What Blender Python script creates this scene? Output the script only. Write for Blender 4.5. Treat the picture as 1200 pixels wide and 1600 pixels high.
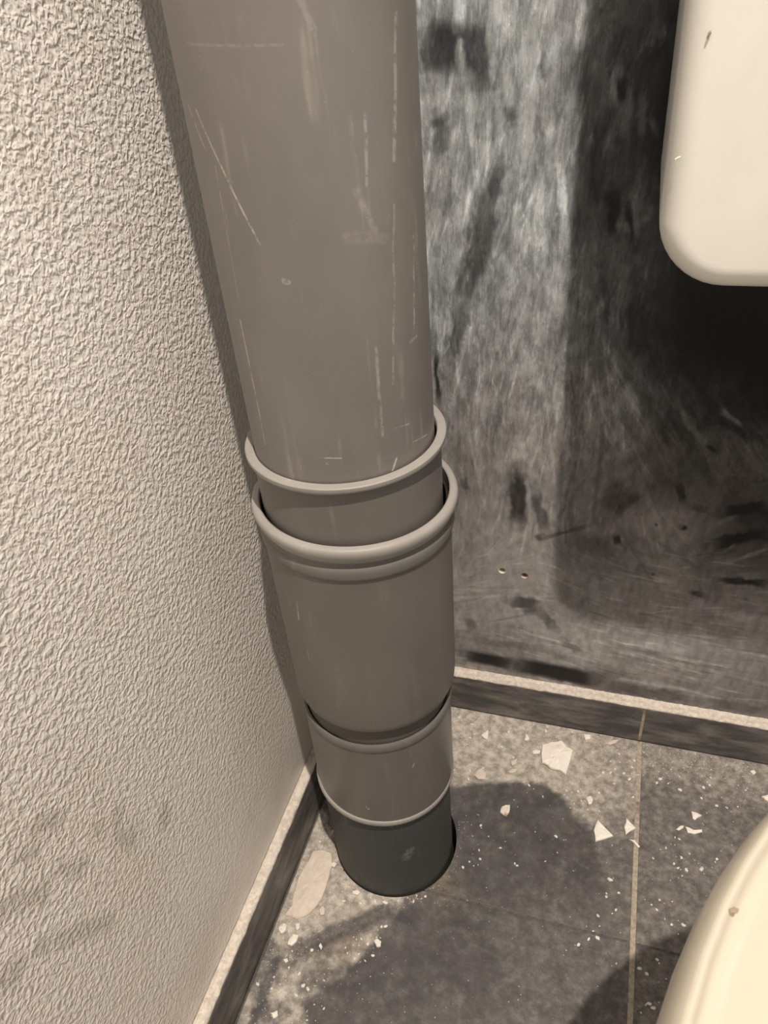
import bpy, bmesh, math, random
import numpy as np
from mathutils import Vector, Matrix

random.seed(7); rng = np.random.default_rng(7)
for o in list(bpy.data.objects): bpy.data.objects.remove(o)
S = bpy.context.scene
COL = S.collection

# ------------------------------------------------------------------ camera
CAM = np.array([0.2453, -0.5444, 0.6776]); YAW, PITCH, ROLL, FPX = -0.3466, -0.6337, -0.0963, 1183.6
_f = np.array([math.sin(YAW)*math.cos(PITCH), math.cos(YAW)*math.cos(PITCH), math.sin(PITCH)])
_r = np.array([math.cos(YAW), -math.sin(YAW), 0.0]); _u = np.cross(_r, _f)
c_, s_ = math.cos(ROLL), math.sin(ROLL)
RT, UP, FW = c_*_r + s_*_u, -s_*_r + c_*_u, _f
cd = bpy.data.cameras.new('camera'); cam = bpy.data.objects.new('camera', cd); COL.objects.link(cam)
cd.sensor_fit = 'VERTICAL'; cd.sensor_height = 36.0; cd.sensor_width = 27.0
cd.lens = FPX/1600*36.0; cd.clip_start = 0.01
M = Matrix(((RT[0], UP[0], -FW[0], CAM[0]), (RT[1], UP[1], -FW[1], CAM[1]), (RT[2], UP[2], -FW[2], CAM[2]), (0, 0, 0, 1)))
cam.matrix_world = M
cd.dof.use_dof = True; cd.dof.focus_distance = 0.47; cd.dof.aperture_fstop = 24.0
S.camera = cam

# ------------------------------------------------------------------ world, lamp, exposure
W = bpy.data.worlds.new('world'); S.world = W; W.use_nodes = True
W.node_tree.nodes['Background'].inputs[0].default_value = (1.0, 0.93, 0.87, 1)
W.node_tree.nodes['Background'].inputs[1].default_value = 0.43
ld = bpy.data.lights.new('room_lamp', 'POINT'); ld.energy = 134; ld.shadow_soft_size = 0.015; ld.color = (1.0, 0.895, 0.79)
lamp = bpy.data.objects.new('room_lamp', ld); COL.objects.link(lamp); lamp.location = (0.475, -0.740, 2.14)
S.view_settings.view_transform = 'Standard'; S.view_settings.look = 'None'
S.view_settings.exposure = 0.12; S.view_settings.gamma = 1.0; S.view_settings.use_curve_mapping = False

# ------------------------------------------------------------------ measuring helpers (picture -> real planes)
def ray(u, v):
    d = RT*((u-600)/FPX) - UP*((v-800)/FPX) + FW
    return d/np.linalg.norm(d)
def at_floor(u, v, z=0.0):
    d = ray(u, v); p = CAM + d*(z-CAM[2])/d[2]; return (p[0], p[1])
def at_back(u, v, y=0.0):
    d = ray(u, v); p = CAM + d*(y-CAM[1])/d[1]; return (p[0], p[2])
def at_left(u, v):
    d = ray(u, v); p = CAM + d*(0-CAM[0])/d[0]; return (p[1], p[2])
PX, PY = 0.0912, -0.1757                                   # axis of the drain stack
FRONT = np.array([0.3856, -0.9227]); SIDE = np.array([0.9227, 0.3856])
def at_pipe(u, v, r=0.0545):
    d = ray(u, v); o = CAM[:2] - np.array([PX, PY]); a = d[:2]@d[:2]; b = o@d[:2]; c = o@o - r*r
    D = max(b*b-a*c, 0.0); p = CAM + d*(-b-math.sqrt(D))/a
    w = p[:2]-np.array([PX, PY]); return (math.atan2(w@SIDE, w@FRONT)*r, p[2])

# ------------------------------------------------------------------ object helpers
def link(name, me, mats=None, parent=None, kind=None):
    o = bpy.data.objects.new(name, me); COL.objects.link(o)
    if mats is not None and me is not None and len(me.materials) == 0: me.materials.append(mats)
    if parent is not None: o.parent = parent
    if kind: o['kind'] = kind
    return o
def empty(name, loc=(0, 0, 0)):
    o = bpy.data.objects.new(name, None); o.location = loc; COL.objects.link(o); o.empty_display_size = 0.02; return o
def tag(o, label, cat, group=None):
    o['label'] = label; o['category'] = cat
    if group: o['group'] = group
    return o
def mesh_from(name, verts, faces, smooth=True):
    me = bpy.data.meshes.new(name); me.from_pydata([tuple(v) for v in verts], [], faces); me.update()
    if smooth: me.polygons.foreach_set('use_smooth', [True]*len(me.polygons))
    return me
def box_mesh(name, x0, x1, y0, y1, z0, z1, bevel=0.0, seg=2):
    bm = bmesh.new(); bmesh.ops.create_cube(bm, size=1)
    for v in bm.verts:
        v.co = Vector(((x0+x1)/2+v.co.x*(x1-x0), (y0+y1)/2+v.co.y*(y1-y0), (z0+z1)/2+v.co.z*(z1-z0)))
    if bevel: bmesh.ops.bevel(bm, geom=bm.edges[:], offset=bevel, segments=seg, affect='EDGES', profile=0.5)
    me = bpy.data.meshes.new(name); bm.to_mesh(me); bm.free(); return me
def value_noise(x, y, scale, seed):
    g = np.random.default_rng(seed).random((256, 256))
    fx, fy = np.asarray(x)*scale+40.3, np.asarray(y)*scale+57.7
    ix, iy = np.floor(fx).astype(int), np.floor(fy).astype(int); tx, ty = fx-ix, fy-iy
    tx, ty = tx*tx*(3-2*tx), ty*ty*(3-2*ty)
    a, b = g[ix % 256, iy % 256], g[(ix+1) % 256, iy % 256]; c, d = g[ix % 256, (iy+1) % 256], g[(ix+1) % 256, (iy+1) % 256]
    return (a*(1-tx)+b*tx)*(1-ty) + (c*(1-tx)+d*tx)*ty
def fbm(x, y, scale, seed, oct=4):
    t, amp, n = 0, 1.0, 0
    for k in range(oct): t = t+amp*value_noise(x, y, scale*2**k, seed+k); n += amp; amp *= 0.55
    return t/n
def steps(*segs):
    out = []
    for a, b, d in segs:
        n = max(1, int(round((b-a)/d))); out += list(np.linspace(a, b, n+1))
    return np.array(sorted(set(np.round(out, 6))))
def smooth(e0, e1, x):
    t = np.clip((x-e0)/(e1-e0), 0, 1); return t*t*(3-2*t)
def poly_sd(x, y, P):
    """signed distance to a closed outline, negative inside"""
    P = np.array(P); d = np.full(x.shape, 1e9); ins = np.zeros(x.shape, bool); n = len(P)
    for i in range(n):
        a, b = P[i], P[(i+1) % n]; e = b-a; wx, wy = x-a[0], y-a[1]
        t = np.clip((wx*e[0]+wy*e[1])/(e@e+1e-12), 0, 1); d = np.minimum(d, np.hypot(wx-e[0]*t, wy-e[1]*t))
        c = ((a[1] > y) != (b[1] > y)); xi = (b[0]-a[0])*(y-a[1])/((b[1]-a[1])+1e-12)+a[0]; ins ^= c & (x < xi)
    return np.where(ins, -d, d)
def grid_plate(name, us, vs, to3d, holes=(), depth=(0, 0, 0), attrs=None, flip=False):
    """a fine sheet over us x vs with round holes and turned-down rims; attrs: name -> f(U,V)"""
    U, V = np.meshgrid(us, vs, indexing='ij'); nu, nv = U.shape
    keep = np.ones((nu-1, nv-1), bool); U2, V2 = U.copy(), V.copy()
    for (hu, hv, r) in holes:
        D = np.hypot(U-hu, V-hv); ins = D < r
        full = ins[:-1, :-1] & ins[1:, :-1] & ins[:-1, 1:] & ins[1:, 1:]; keep &= ~full
        k = ins & (D > 1e-9); sc = np.where(k, r/np.maximum(D, 1e-9), 1)
        U2 = np.where(k, hu+(U-hu)*sc, U2); V2 = np.where(k, hv+(V-hv)*sc, V2)
    X, Y, Z = to3d(U2, V2); verts = np.stack([X.ravel(), Y.ravel(), Z.ravel()], 1)
    idx = np.arange(nu*nv).reshape(nu, nv)
    q = np.stack([idx[:-1, :-1], idx[1:, :-1], idx[1:, 1:], idx[:-1, 1:]], -1)[keep].reshape(-1, 4)
    if flip: q = q[:, ::-1]
    e = np.concatenate([q[:, [0, 1]], q[:, [1, 2]], q[:, [2, 3]], q[:, [3, 0]]])
    key = np.sort(e, 1); kk = key[:, 0].astype(np.int64)*nu*nv+key[:, 1]
    _, inv, cnt = np.unique(kk, return_inverse=True, return_counts=True); bd = e[cnt[inv] == 1]
    bv = np.unique(bd); off = {int(b): nu*nv+i for i, b in enumerate(bv)}
    low = verts[bv]+np.array(depth)
    faces = q.tolist()+[[int(b), int(a), off[int(a)], off[int(b)]] for a, b in bd]
    allv = np.concatenate([verts, low])
    used = np.zeros(len(allv), bool); used[np.array([i for f in faces for i in f])] = True
    remap = np.cumsum(used)-1
    me = bpy.data.meshes.new(name); me.from_pydata(allv[used].tolist(), [], [[int(remap[i]) for i in f] for f in faces]); me.update()
    for an, fn in (attrs or {}).items():
        val = fn(U2, V2).ravel(); val = np.concatenate([val, val[bv]])[used].astype(np.float32)
        at = me.attributes.new(an, 'FLOAT', 'POINT'); at.data.foreach_set('value', val)
    return me

# ------------------------------------------------------------------ material helpers
class NT:
    def __init__(self, name):
        self.m = bpy.data.materials.new(name); self.m.use_nodes = True; self.t = self.m.node_tree
        self.b = self.t.nodes['Principled BSDF']
    def n(self, typ, props=None, **inp):
        nd = self.t.nodes.new(typ)
        for k, v in (props or {}).items(): setattr(nd, k, v)
        for k, v in inp.items():
            s = nd.inputs[int(k[1:])] if (k[0] == 'i' and k[1:].isdigit()) else nd.inputs[k]
            self.put(s, v)
        return nd
    def put(self, s, v):
        if isinstance(v, bpy.types.Node): v = v.outputs[0]
        if isinstance(v, bpy.types.NodeSocket): self.t.links.new(v, s)
        else: s.default_value = v
    def math(self, op, a, b=0.0, c=0.0, clamp=False):
        return self.n('ShaderNodeMath', {'operation': op, 'use_clamp': clamp}, i0=a, i1=b, i2=c).outputs[0]
    def vm(self, op, a, b=(0, 0, 0)): return self.n('ShaderNodeVectorMath', {'operation': op}, i0=a, i1=b)
    def mix(self, f, a, b, mode='MIX'):
        nd = self.n('ShaderNodeMix', {'data_type': 'RGBA', 'blend_type': mode})
        for s in nd.inputs:
            if s.identifier == 'Factor_Float': self.put(s, f)
            if s.identifier == 'A_Color': self.put(s, a)
            if s.identifier == 'B_Color': self.put(s, b)
        return [o for o in nd.outputs if o.identifier == 'Result_Color'][0]
    def ramp(self, x, a, b, lo=0.0, hi=1.0):
        return self.n('ShaderNodeMapRange', {'clamp': True, 'interpolation_type': 'SMOOTHSTEP'}, i0=x, i1=a, i2=b, i3=lo, i4=hi).outputs[0]
    def obj(self): return self.n('ShaderNodeTexCoord').outputs['Object']
    def scaled(self, vec, s): return self.n('ShaderNodeMapping', Vector=vec, Scale=s).outputs[0]
    def noise(self, vec, scale, detail=3.0, rough=0.5, dist=0.0):
        return self.n('ShaderNodeTexNoise', Vector=vec, Scale=scale, Detail=detail, Roughness=rough, Distortion=dist).outputs[0]
    def attr(self, name): return self.n('ShaderNodeAttribute', {'attribute_name': name}).outputs['Fac']
    def bump(self, h, strength, dist, normal=None):
        nd = self.n('ShaderNodeBump', Height=h, Strength=strength, Distance=dist)
        if normal is not None: self.put(nd.inputs['Normal'], normal)
        return nd.outputs[0]
    def out(self, color=None, rough=None, normal=None, spec=None):
        if color is not None: self.put(self.b.inputs['Base Color'], color)
        if rough is not None: self.put(self.b.inputs['Roughness'], rough)
        if normal is not None: self.put(self.b.inputs['Normal'], normal)
        if spec is not None: self.put(self.b.inputs['Specular IOR Level'], spec)
        return self.m
def rgb(r, g, b): return (r, g, b, 1.0)

def mat_plaster():
    t = NT('rough_plaster'); p = t.obj()
    smoothz = t.attr('smoothness')                       # trowelled smoother towards the skirting
    n1 = t.noise(p, 300, 1.6, 0.5, 0.45); n2 = t.noise(p, 120, 3, 0.5, 0.3); n3 = t.noise(p, 900, 2, 0.5)
    worm = t.ramp(n1, 0.30, 0.74)
    h = t.math('ADD', t.math('MULTIPLY', worm, 0.75), t.math('ADD', t.math('MULTIPLY', n2, 0.5), t.math('MULTIPLY', n3, 0.14)))
    st = t.ramp(smoothz, 0.0, 1.0, 0.50, 0.09)
    nm = t.bump(h, st, 0.0022)
    big = t.noise(p, 9, 4, 0.6); mid = t.noise(t.scaled(p, (1, 1, 0.35)), 26, 4, 0.6, 0.4)
    c = t.mix(t.ramp(big, 0.35, 0.68), rgb(0.96, 0.91, 0.855), rgb(0.92, 0.86, 0.78))
    c = t.mix(t.math('MULTIPLY', t.ramp(mid, 0.5, 0.75), 0.35), c, rgb(0.78, 0.725, 0.63))
    c = t.mix(t.math('MULTIPLY', t.attr('stain'), 0.75), c, rgb(0.40, 0.35, 0.28))
    return t.out(c, t.ramp(smoothz, 0, 1, 0.40, 0.42), nm, 0.6)
def mat_black_wall():
    t = NT('dust_smeared_black_paint'); p = t.obj()
    a = t.attr('dust'); w = t.attr('warm')
    z = t.n('ShaderNodeSeparateXYZ', Vector=p).outputs[2]; upk = t.ramp(z, 0.24, 0.40); v = t.scaled(p, (1, 1, 0.13)); f1 = t.noise(v, 760, 4, 0.7, 0.2); f2 = t.noise(p, 70, 6, 0.72, 0.3); f3 = t.noise(p, 800, 3, 0.7)
    pn = t.noise(t.scaled(p, (1, 1, 0.42)), 95, 5, 0.68, 0.25); patch = t.math('SUBTRACT', t.ramp(pn, 0.43, 0.58), 0.5)
    qn = t.noise(t.scaled(p, (1, 1, 0.5)), 260, 3, 0.6, 0.2); fl = t.ramp(qn, 0.60, 0.72)
    mod = t.math('ADD', t.math('MULTIPLY', t.math('SUBTRACT', f1, 0.5), t.math('ADD', 0.10, t.math('MULTIPLY', upk, 1.0))), t.math('MULTIPLY', t.math('SUBTRACT', f2, 0.5), 0.6))
    mod = t.math('ADD', mod, t.math('MULTIPLY', patch, t.math('ADD', 0.10, t.math('MULTIPLY', upk, 0.30))))
    mod = t.math('ADD', mod, t.math('MULTIPLY', fl, t.math('MULTIPLY', upk, 0.45)))
    mod = t.math('ADD', mod, t.math('MULTIPLY', t.math('SUBTRACT', f3, 0.5), 0.5))
    a2 = t.math('MULTIPLY', a, t.math('ADD', 1.0, mod), clamp=True)
    tint = t.mix(w, rgb(0.92, 0.985, 1.0), rgb(1.0, 0.92, 0.86))
    tint = t.mix(t.math('MULTIPLY', t.ramp(f2, 0.45, 0.7), 0.3), tint, rgb(0.86, 0.95, 1.06))
    gray = t.n('ShaderNodeCombineColor', i0=a2, i1=a2, i2=a2).outputs[0]
    c = t.mix(1.0, gray, tint, 'MULTIPLY')
    c = t.mix(1.0, c, rgb(0.008, 0.008, 0.009), 'ADD')
    nm = t.bump(t.math('ADD', t.math('MULTIPLY', f1, 0.6), t.math('MULTIPLY', f2, 0.7)), t.ramp(a, 0.02, 0.25, 0.08, 0.42), 0.0012)
    return t.out(c, t.ramp(a, 0.0, 0.2, 0.42, 0.75), nm, t.ramp(a, 0, 0.2, 0.28, 0.2))
def mat_pvc(name, base, marks=(), rough=0.38, dust=0.25, dusty_low=None):
    t = NT(name); p = t.obj(); uv = t.n('ShaderNodeUVMap', {'uv_map': 'UVMap'}).outputs[0]
    big = t.noise(t.scaled(p, (1, 1, 0.5)), 22, 4, 0.6); spk = t.noise(p, 1500, 1, 0.5); cl = t.noise(p, 60, 2, 0.5)
    st = t.noise(t.scaled(p, (1, 1, 0.08)), 160, 3, 0.6)
    c = t.mix(t.ramp(big, 0.3, 0.75), rgb(*base), rgb(*[min(1, k*1.18) for k in base]))
    c = t.mix(t.math('MULTIPLY', t.math('MULTIPLY', t.ramp(st, 0.55, 0.75), t.ramp(cl, 0.4, 0.65)), dust), c, rgb(0.50, 0.45, 0.38))
    speck = t.math('MULTIPLY', t.ramp(spk, 0.775, 0.80), t.ramp(cl, 0.42, 0.6))
    c = t.mix(t.math('MULTIPLY', speck, 0.7), c, rgb(0.75, 0.70, 0.62))
    wob = t.n('ShaderNodeVectorMath', {'operation': 'SCALE'}, i0=t.vm('SUBTRACT', t.n('ShaderNodeTexNoise', Vector=p, Scale=90.0).outputs['Color'], (0.5, 0.5, 0.5)))
    wob.inputs['Scale'].default_value = 0.0022
    uvw = t.vm('ADD', uv, wob).outputs[0]; brk = t.ramp(t.noise(p, 260, 3, 0.7), 0.36, 0.58)
    for (a, b, w, k) in marks:
        A = Vector((a[0], a[1], 0)); E = Vector((b[0]-a[0], b[1]-a[1], 0)); L2 = E.length_squared
        wv = t.vm('SUBTRACT', uvw if w > 0.0009 else uv, tuple(A)); wv = wv.outputs[0]
        d = t.n('ShaderNodeVectorMath', {'operation': 'DOT_PRODUCT'}, i0=wv, i1=tuple(E)).outputs['Value']
        tt = t.math('DIVIDE', d, L2, clamp=True)
        sc = t.n('ShaderNodeVectorMath', {'operation': 'SCALE'}, i0=tuple(E)); t.put(sc.inputs['Scale'], tt)
        dist = t.n('ShaderNodeVectorMath', {'operation': 'LENGTH'}, i0=t.vm('SUBTRACT', wv, sc).outputs[0]).outputs['Value']
        msk = t.math('MULTIPLY', t.ramp(dist, w*0.3, w, 1.0, 0.0), t.math('MULTIPLY', brk, k))
        c = t.mix(msk, c, rgb(0.60, 0.54, 0.47))
    if dusty_low:                                            # settled dust: (z0, z1, colour, amount)
        z = t.n('ShaderNodeSeparateXYZ', Vector=p).outputs[2]
        f = t.math('MULTIPLY', t.ramp(z, dusty_low[0], dusty_low[1], 1, 0), t.ramp(t.noise(p, 120, 4, 0.7), 0.4, 0.7, 0, dusty_low[3]))
        c = t.mix(f, c, rgb(*dusty_low[2]))
    nm = t.bump(t.noise(t.scaled(p, (1, 1, 0.4)), 45, 2, 0.5), 0.10, 0.001)
    return t.out(c, t.math('ADD', rough, t.math('MULTIPLY', big, 0.18)), nm, 0.4)
def mat_tile():
    t = NT('slate_grey_floor_tile'); p = t.obj(); a = t.attr('dust'); w = t.attr('warm')
    n1 = t.noise(p, 40, 5, 0.65, 0.3); n2 = t.noise(p, 120, 6, 0.68); n3 = t.noise(p, 700, 2, 0.6)
    tile = t.mix(t.ramp(n1, 0.35, 0.7), rgb(0.054, 0.050, 0.054), rgb(0.086, 0.079, 0.082))
    tile = t.mix(t.math('MULTIPLY', t.ramp(n2, 0.5, 0.75), 0.45), tile, rgb(0.135, 0.124, 0.116))
    dustc = t.mix(t.ramp(n2, 0.3, 0.7), rgb(0.37, 0.335, 0.29), rgb(0.68, 0.615, 0.53))
    dustc = t.mix(t.math('MULTIPLY', w, 0.7), dustc, rgb(0.21, 0.15, 0.09))
    f = t.math('ADD', a, t.math('MULTIPLY', t.math('SUBTRACT', n2, 0.5), t.ramp(a, 0.0, 0.4, 0.05, 0.9)))
    f = t.math('ADD', f, t.math('MULTIPLY', t.math('SUBTRACT', n3, 0.5), t.ramp(a, 0.0, 0.4, 0.04, 0.38)), clamp=True)
    c = t.mix(f, tile, dustc)
    nm = t.bump(t.math('ADD', n2, t.math('MULTIPLY', n3, 0.5)), t.ramp(a, 0, 0.6, 0.1, 0.4), 0.0008)
    return t.out(c, t.ramp(a, 0, 0.5, 0.52, 0.85), nm, 0.3)
def mat_skirting():
    t = NT('dark_skirting_tile'); p = t.obj()
    n1 = t.noise(t.scaled(p, (0.45, 0.45, 1.5)), 42, 5, 0.68, 0.4); n2 = t.noise(p, 220, 4, 0.7)
    c = t.mix(t.ramp(n1, 0.35, 0.65), rgb(0.078, 0.074, 0.074), rgb(0.195, 0.180, 0.166))
    c = t.mix(t.math('MULTIPLY', t.ramp(n1, 0.54, 0.72), t.ramp(n2, 0.3, 0.6)), c, rgb(0.30, 0.275, 0.24))
    return t.out(c, 0.5, t.bump(n2, 0.15, 0.0008), 0.35)
def mat_grain(name, c0, c1, scale=220, bump=0.5, rough=0.9, third=None):
    t = NT(name); p = t.obj(); n1 = t.noise(p, scale, 4, 0.7); n2 = t.noise(p, scale*0.2, 3, 0.6)
    c = t.mix(t.ramp(n1, 0.3, 0.7), rgb(*c0), rgb(*c1))
    if third: c = t.mix(t.ramp(n2, 0.50, 0.68), c, rgb(*third))
    return t.out(c, rough, t.bump(t.math('ADD', n1, n2), bump, 0.0015), 0.25)
def mat_gloss(name, col, rough=0.2, spec=0.5, var=0.06):
    t = NT(name); p = t.obj(); n = t.noise(p, 18, 4, 0.6)
    c = t.mix(t.ramp(n, 0.35, 0.75), rgb(*col), rgb(*[k*(1-var) for k in col]))
    return t.out(c, rough, t.bump(t.noise(p, 40, 2, 0.5), 0.03, 0.001), spec)

MARKS = [(at_pipe(305, 172), at_pipe(345, 262), 0.0007, 0.55), (at_pipe(345, 262), at_pipe(405, 382), 0.0008, 0.75),
         (at_pipe(293, 165), at_pipe(320, 235), 0.0007, 0.4), (at_pipe(335, 260), at_pipe(372, 470), 0.0005, 0.35),
         (at_pipe(374, 500), at_pipe(405, 650), 0.0005, 0.95), (at_pipe(405, 650), at_pipe(413, 695), 0.0005, 0.7),
         (at_pipe(290, 68), at_pipe(445, 70), 0.0008, 0.16), (at_pipe(468, 0), at_pipe(490, 50), 0.0022, 0.2),
         (at_pipe(617, 20), at_pipe(614, 250), 0.0016, 0.4), (at_pipe(569, 180), at_pipe(572, 290), 0.0011, 0.4),
         (at_pipe(645, 370), at_pipe(646, 520), 0.0011, 0.55), (at_pipe(640, 535), at_pipe(650, 525), 0.0012, 0.4),
         (at_pipe(585, 540), at_pipe(597, 680), 0.0013, 0.35), (at_pipe(614, 320), at_pipe(613, 600), 0.001, 0.3),
         (at_pipe(540, 370), at_pipe(600, 372), 0.0035, 0.13), (at_pipe(555, 300), at_pipe(585, 360), 0.0025, 0.2),
         (at_pipe(443, 440), at_pipe(450, 442), 0.0018, 0.6), (at_pipe(498, 715), at_pipe(532, 716), 0.0006, 0.7),
         (at_pipe(612, 735), at_pipe(619, 716), 0.0010, 1.0), (at_pipe(645, 690), at_pipe(667, 678), 0.0006, 0.8),
         (at_pipe(614, 670), at_pipe(638, 662), 0.0006, 0.6), (at_pipe(509, 725), at_pipe(511, 726), 0.0008, 1.0)]
m_pvc = mat_pvc('grey_pvc', (0.198, 0.183, 0.170), MARKS, 0.36, 0.30)
m_pvc2 = mat_pvc('grey_pvc_fitting', (0.168, 0.155, 0.141), [((-0.052, 0.335), (-0.050, 0.352), 0.0008, 0.8), ((-0.049, 0.300), (-0.049, 0.310), 0.0006, 0.6)], 0.36, 0.16)
m_pvc3 = mat_pvc('grey_pvc_lower_fitting', (0.162, 0.151, 0.138), [((-0.020, 0.140), (-0.0185, 0.1375), 0.0013, 1.0), ((0.02, 0.183), (0.0215, 0.187), 0.0008, 0.7)], 0.24, 0.10)
m_rim = mat_pvc('pale_pvc_rim', (0.330, 0.308, 0.282), (), 0.40, 0.6)  # paler grey for lips, socket rim and bottom ring
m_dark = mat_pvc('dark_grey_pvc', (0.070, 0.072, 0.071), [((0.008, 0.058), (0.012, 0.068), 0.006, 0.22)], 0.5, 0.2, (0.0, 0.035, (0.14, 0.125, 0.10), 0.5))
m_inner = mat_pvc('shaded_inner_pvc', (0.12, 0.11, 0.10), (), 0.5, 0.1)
m_rubber_shade = mat_grain('black_rubber_pit_shade', (0.010, 0.009, 0.008), (0.05, 0.045, 0.04), 500)
m_plaster = mat_plaster(); m_black = mat_black_wall(); m_tile = mat_tile(); m_skirt = mat_skirting()
m_ledge = mat_grain('dusty_cement', (0.58, 0.51, 0.44), (0.84, 0.76, 0.66), 260, 0.6)
m_grout = mat_grain('sandy_grout', (0.34, 0.29, 0.22), (0.54, 0.47, 0.38), 300, 0.5, 0.9, (0.22, 0.18, 0.14))
m_dkgrout = mat_grain('grey_screed', (0.095, 0.088, 0.080), (0.15, 0.14, 0.125), 240)
m_joint = mat_grain('dirty_tile_grout', (0.085, 0.078, 0.072), (0.155, 0.142, 0.126), 240, 0.3)
m_chip = mat_grain('broken_plaster', (0.93, 0.86, 0.75), (0.97, 0.93, 0.85), 170, 0.35)
m_chip2 = mat_grain('pale_tan_plaster', (0.70, 0.60, 0.50), (0.80, 0.71, 0.60), 150, 0.2)
m_chip3 = mat_grain('stained_plaster', (0.78, 0.70, 0.58), (0.84, 0.78, 0.68), 300, 0.3, 0.9, (0.42, 0.24, 0.12))
m_crumb = mat_grain('white_crumb', (0.84, 0.79, 0.70), (0.95, 0.91, 0.84), 400, 0.3)
m_brown = mat_grain('brown_dirt', (0.32, 0.23, 0.16), (0.45, 0.34, 0.25), 500, 0.3)
m_ceramic = mat_gloss('cream_white_ceramic', (0.86, 0.835, 0.765), 0.34, 0.4)
m_seat = mat_gloss('cream_plastic', (0.60, 0.55, 0.45), 0.30, 0.45)
m_chrome = mat_gloss('chrome', (0.75, 0.75, 0.75), 0.12); m_chrome.node_tree.nodes['Principled BSDF'].inputs['Metallic'].default_value = 1
m_plug = mat_gloss('pale_wall_plug', (0.80, 0.74, 0.60), 0.5)
m_plug2 = mat_gloss('pinkish_wall_plug', (0.58, 0.45, 0.40), 0.5)

# ------------------------------------------------------------------ left wall
def left_attr_smooth(Y, Z):
    ly, lz = at_left(470, 1200); d = smooth(0.30, 0.0, Z-0.0)*smooth(-0.55, -0.15, Y)
    return np.clip(d*1.05, 0, 1)
STAINS = [((60, 1292), (90, 1284), 0.007), ((30, 1340), (52, 1335), 0.006), ((150, 1292), (158, 1290), 0.0075), ((182, 1280), (184, 1278), 0.0075), ((185, 1305), (205, 1310), 0.009),
          ((255, 1275), (258, 1280), 0.008), ((0, 1425), (70, 1392), 0.008), ((90, 1362), (130, 1350), 0.006), ((0, 1530), (25, 1515), 0.010), ((60, 1480), (170, 1440), 0.006)]
def left_attr_stain(Y, Z):
    t = np.zeros(Y.shape); n = fbm(Y, Z, 120, 3)-0.5; n2 = fbm(Y+3, Z, 40, 9)-0.5
    for a, b, w in STAINS:
        a, b = np.array(at_left(*a)), np.array(at_left(*b)); e = b-a
        k = np.clip(((Y-a[0])*e[0]+(Z-a[1])*e[1])/(e@e+1e-9), 0, 1)
        d = np.hypot(Y-a[0]-e[0]*k, Z-a[1]-e[1]*k)+n*0.010
        t = np.maximum(t, 0.52*smooth(w, w*0.45, d))
    low = smooth(0.16, 0.07, Z)*0.35*np.clip(0.6+n2*1.5, 0, 1)
    return np.clip(t+low, 0, 1)
ys = steps((-1.4, -0.62, 0.06), (-0.62, 0.0, 0.003)); zs = steps((0.0, 0.72, 0.003), (0.72, 1.6, 0.08))
me = grid_plate('wall_left', ys, zs, lambda Y, Z: (0*Y, Y, Z), (), (-0.06, 0, 0), {'smoothness': left_attr_smooth, 'stain': left_attr_stain})
link('wall_left', me, m_plaster, None, 'structure')

# ------------------------------------------------------------------ back wall: dust smeared on black paint, two drilled holes
HOLES = [(*at_back(784.5, 892), 0.0040), (*at_back(819.5, 900), 0.0040)]
LV = [(690, 40, .30), (760, 30, .31), (840, 60, .32), (890, 40, .33), (720, 250, .27), (790, 200, .30), (850, 230, .30), (690, 330, .25), (760, 350, .24), (840, 360, .30),
      (700, 470, .23), (780, 470, .24), (850, 470, .30), (710, 600, .20), (780, 600, .22), (850, 600, .25), (720, 720, .20), (780, 720, .21), (850, 700, .25), (850, 800, .24),
      (720, 860, .22), (790, 870, .25), (850, 880, .26), (740, 960, .25), (820, 990, .25), (720, 1010, .20), (800, 1015, .18), (880, 1010, .26),
      (930, 60, .16), (970, 60, .11), (1010, 60, .04), (920, 200, .13), (960, 200, .10), (1000, 180, .008), (920, 330, .12), (960, 320, .10), (1000, 300, .04), (1030, 200, .004), (1060, 100, .004), (1200, 100, .004), (1100, 300, .004),
      (920, 430, .15), (970, 430, .12), (1010, 440, .03), (1060, 460, .008), (1150, 480, .004), (1200, 560, .004), (1080, 540, .010), (900, 520, .15), (960, 530, .14), (1010, 540, .035), (1150, 610, .010), (1200, 640, .02),
      (900, 640, .17), (960, 640, .16), (1030, 640, .11), (1090, 650, .08), (1200, 720, .13), (900, 760, .17), (960, 770, .13), (1030, 740, .15), (1100, 720, .15), (1150, 700, .14),
      (900, 850, .15), (960, 850, .13), (1030, 820, .17), (1080, 830, .14), (1130, 830, .03), (1190, 830, .018), (1190, 870, .05), (1110, 880, .10), (900, 930, .18), (970, 930, .18), (1050, 920, .18), (1150, 920, .15),
      (960, 1000, .22), (1050, 1010, .20), (1150, 1010, .18), (1020, 1060, .19), (1100, 1060, .18), (1190, 1070, .14), (960, 1075, .13), (1060, 1090, .12), (1180, 1110, .12)]
FLOW = [(700, 100, 88), (850, 100, 88), (760, 380, 70), (700, 560, 82), (860, 420, 88), (800, 560, 72), (820, 720, 84), (720, 760, 88), (880, 300, 86), (960, 100, 72), (960, 300, 78), (1000, 430, 86), (900, 640, 92),
        (1000, 640, 128), (1060, 700, 122), (1100, 620, 130), (960, 780, 80), (1030, 800, 120), (1120, 800, 30), (1180, 850, 12), (800, 930, 20), (900, 940, 150), (1000, 960, 2), (1150, 960, 0), (850, 1040, -12), (1050, 1050, -8)]
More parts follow.
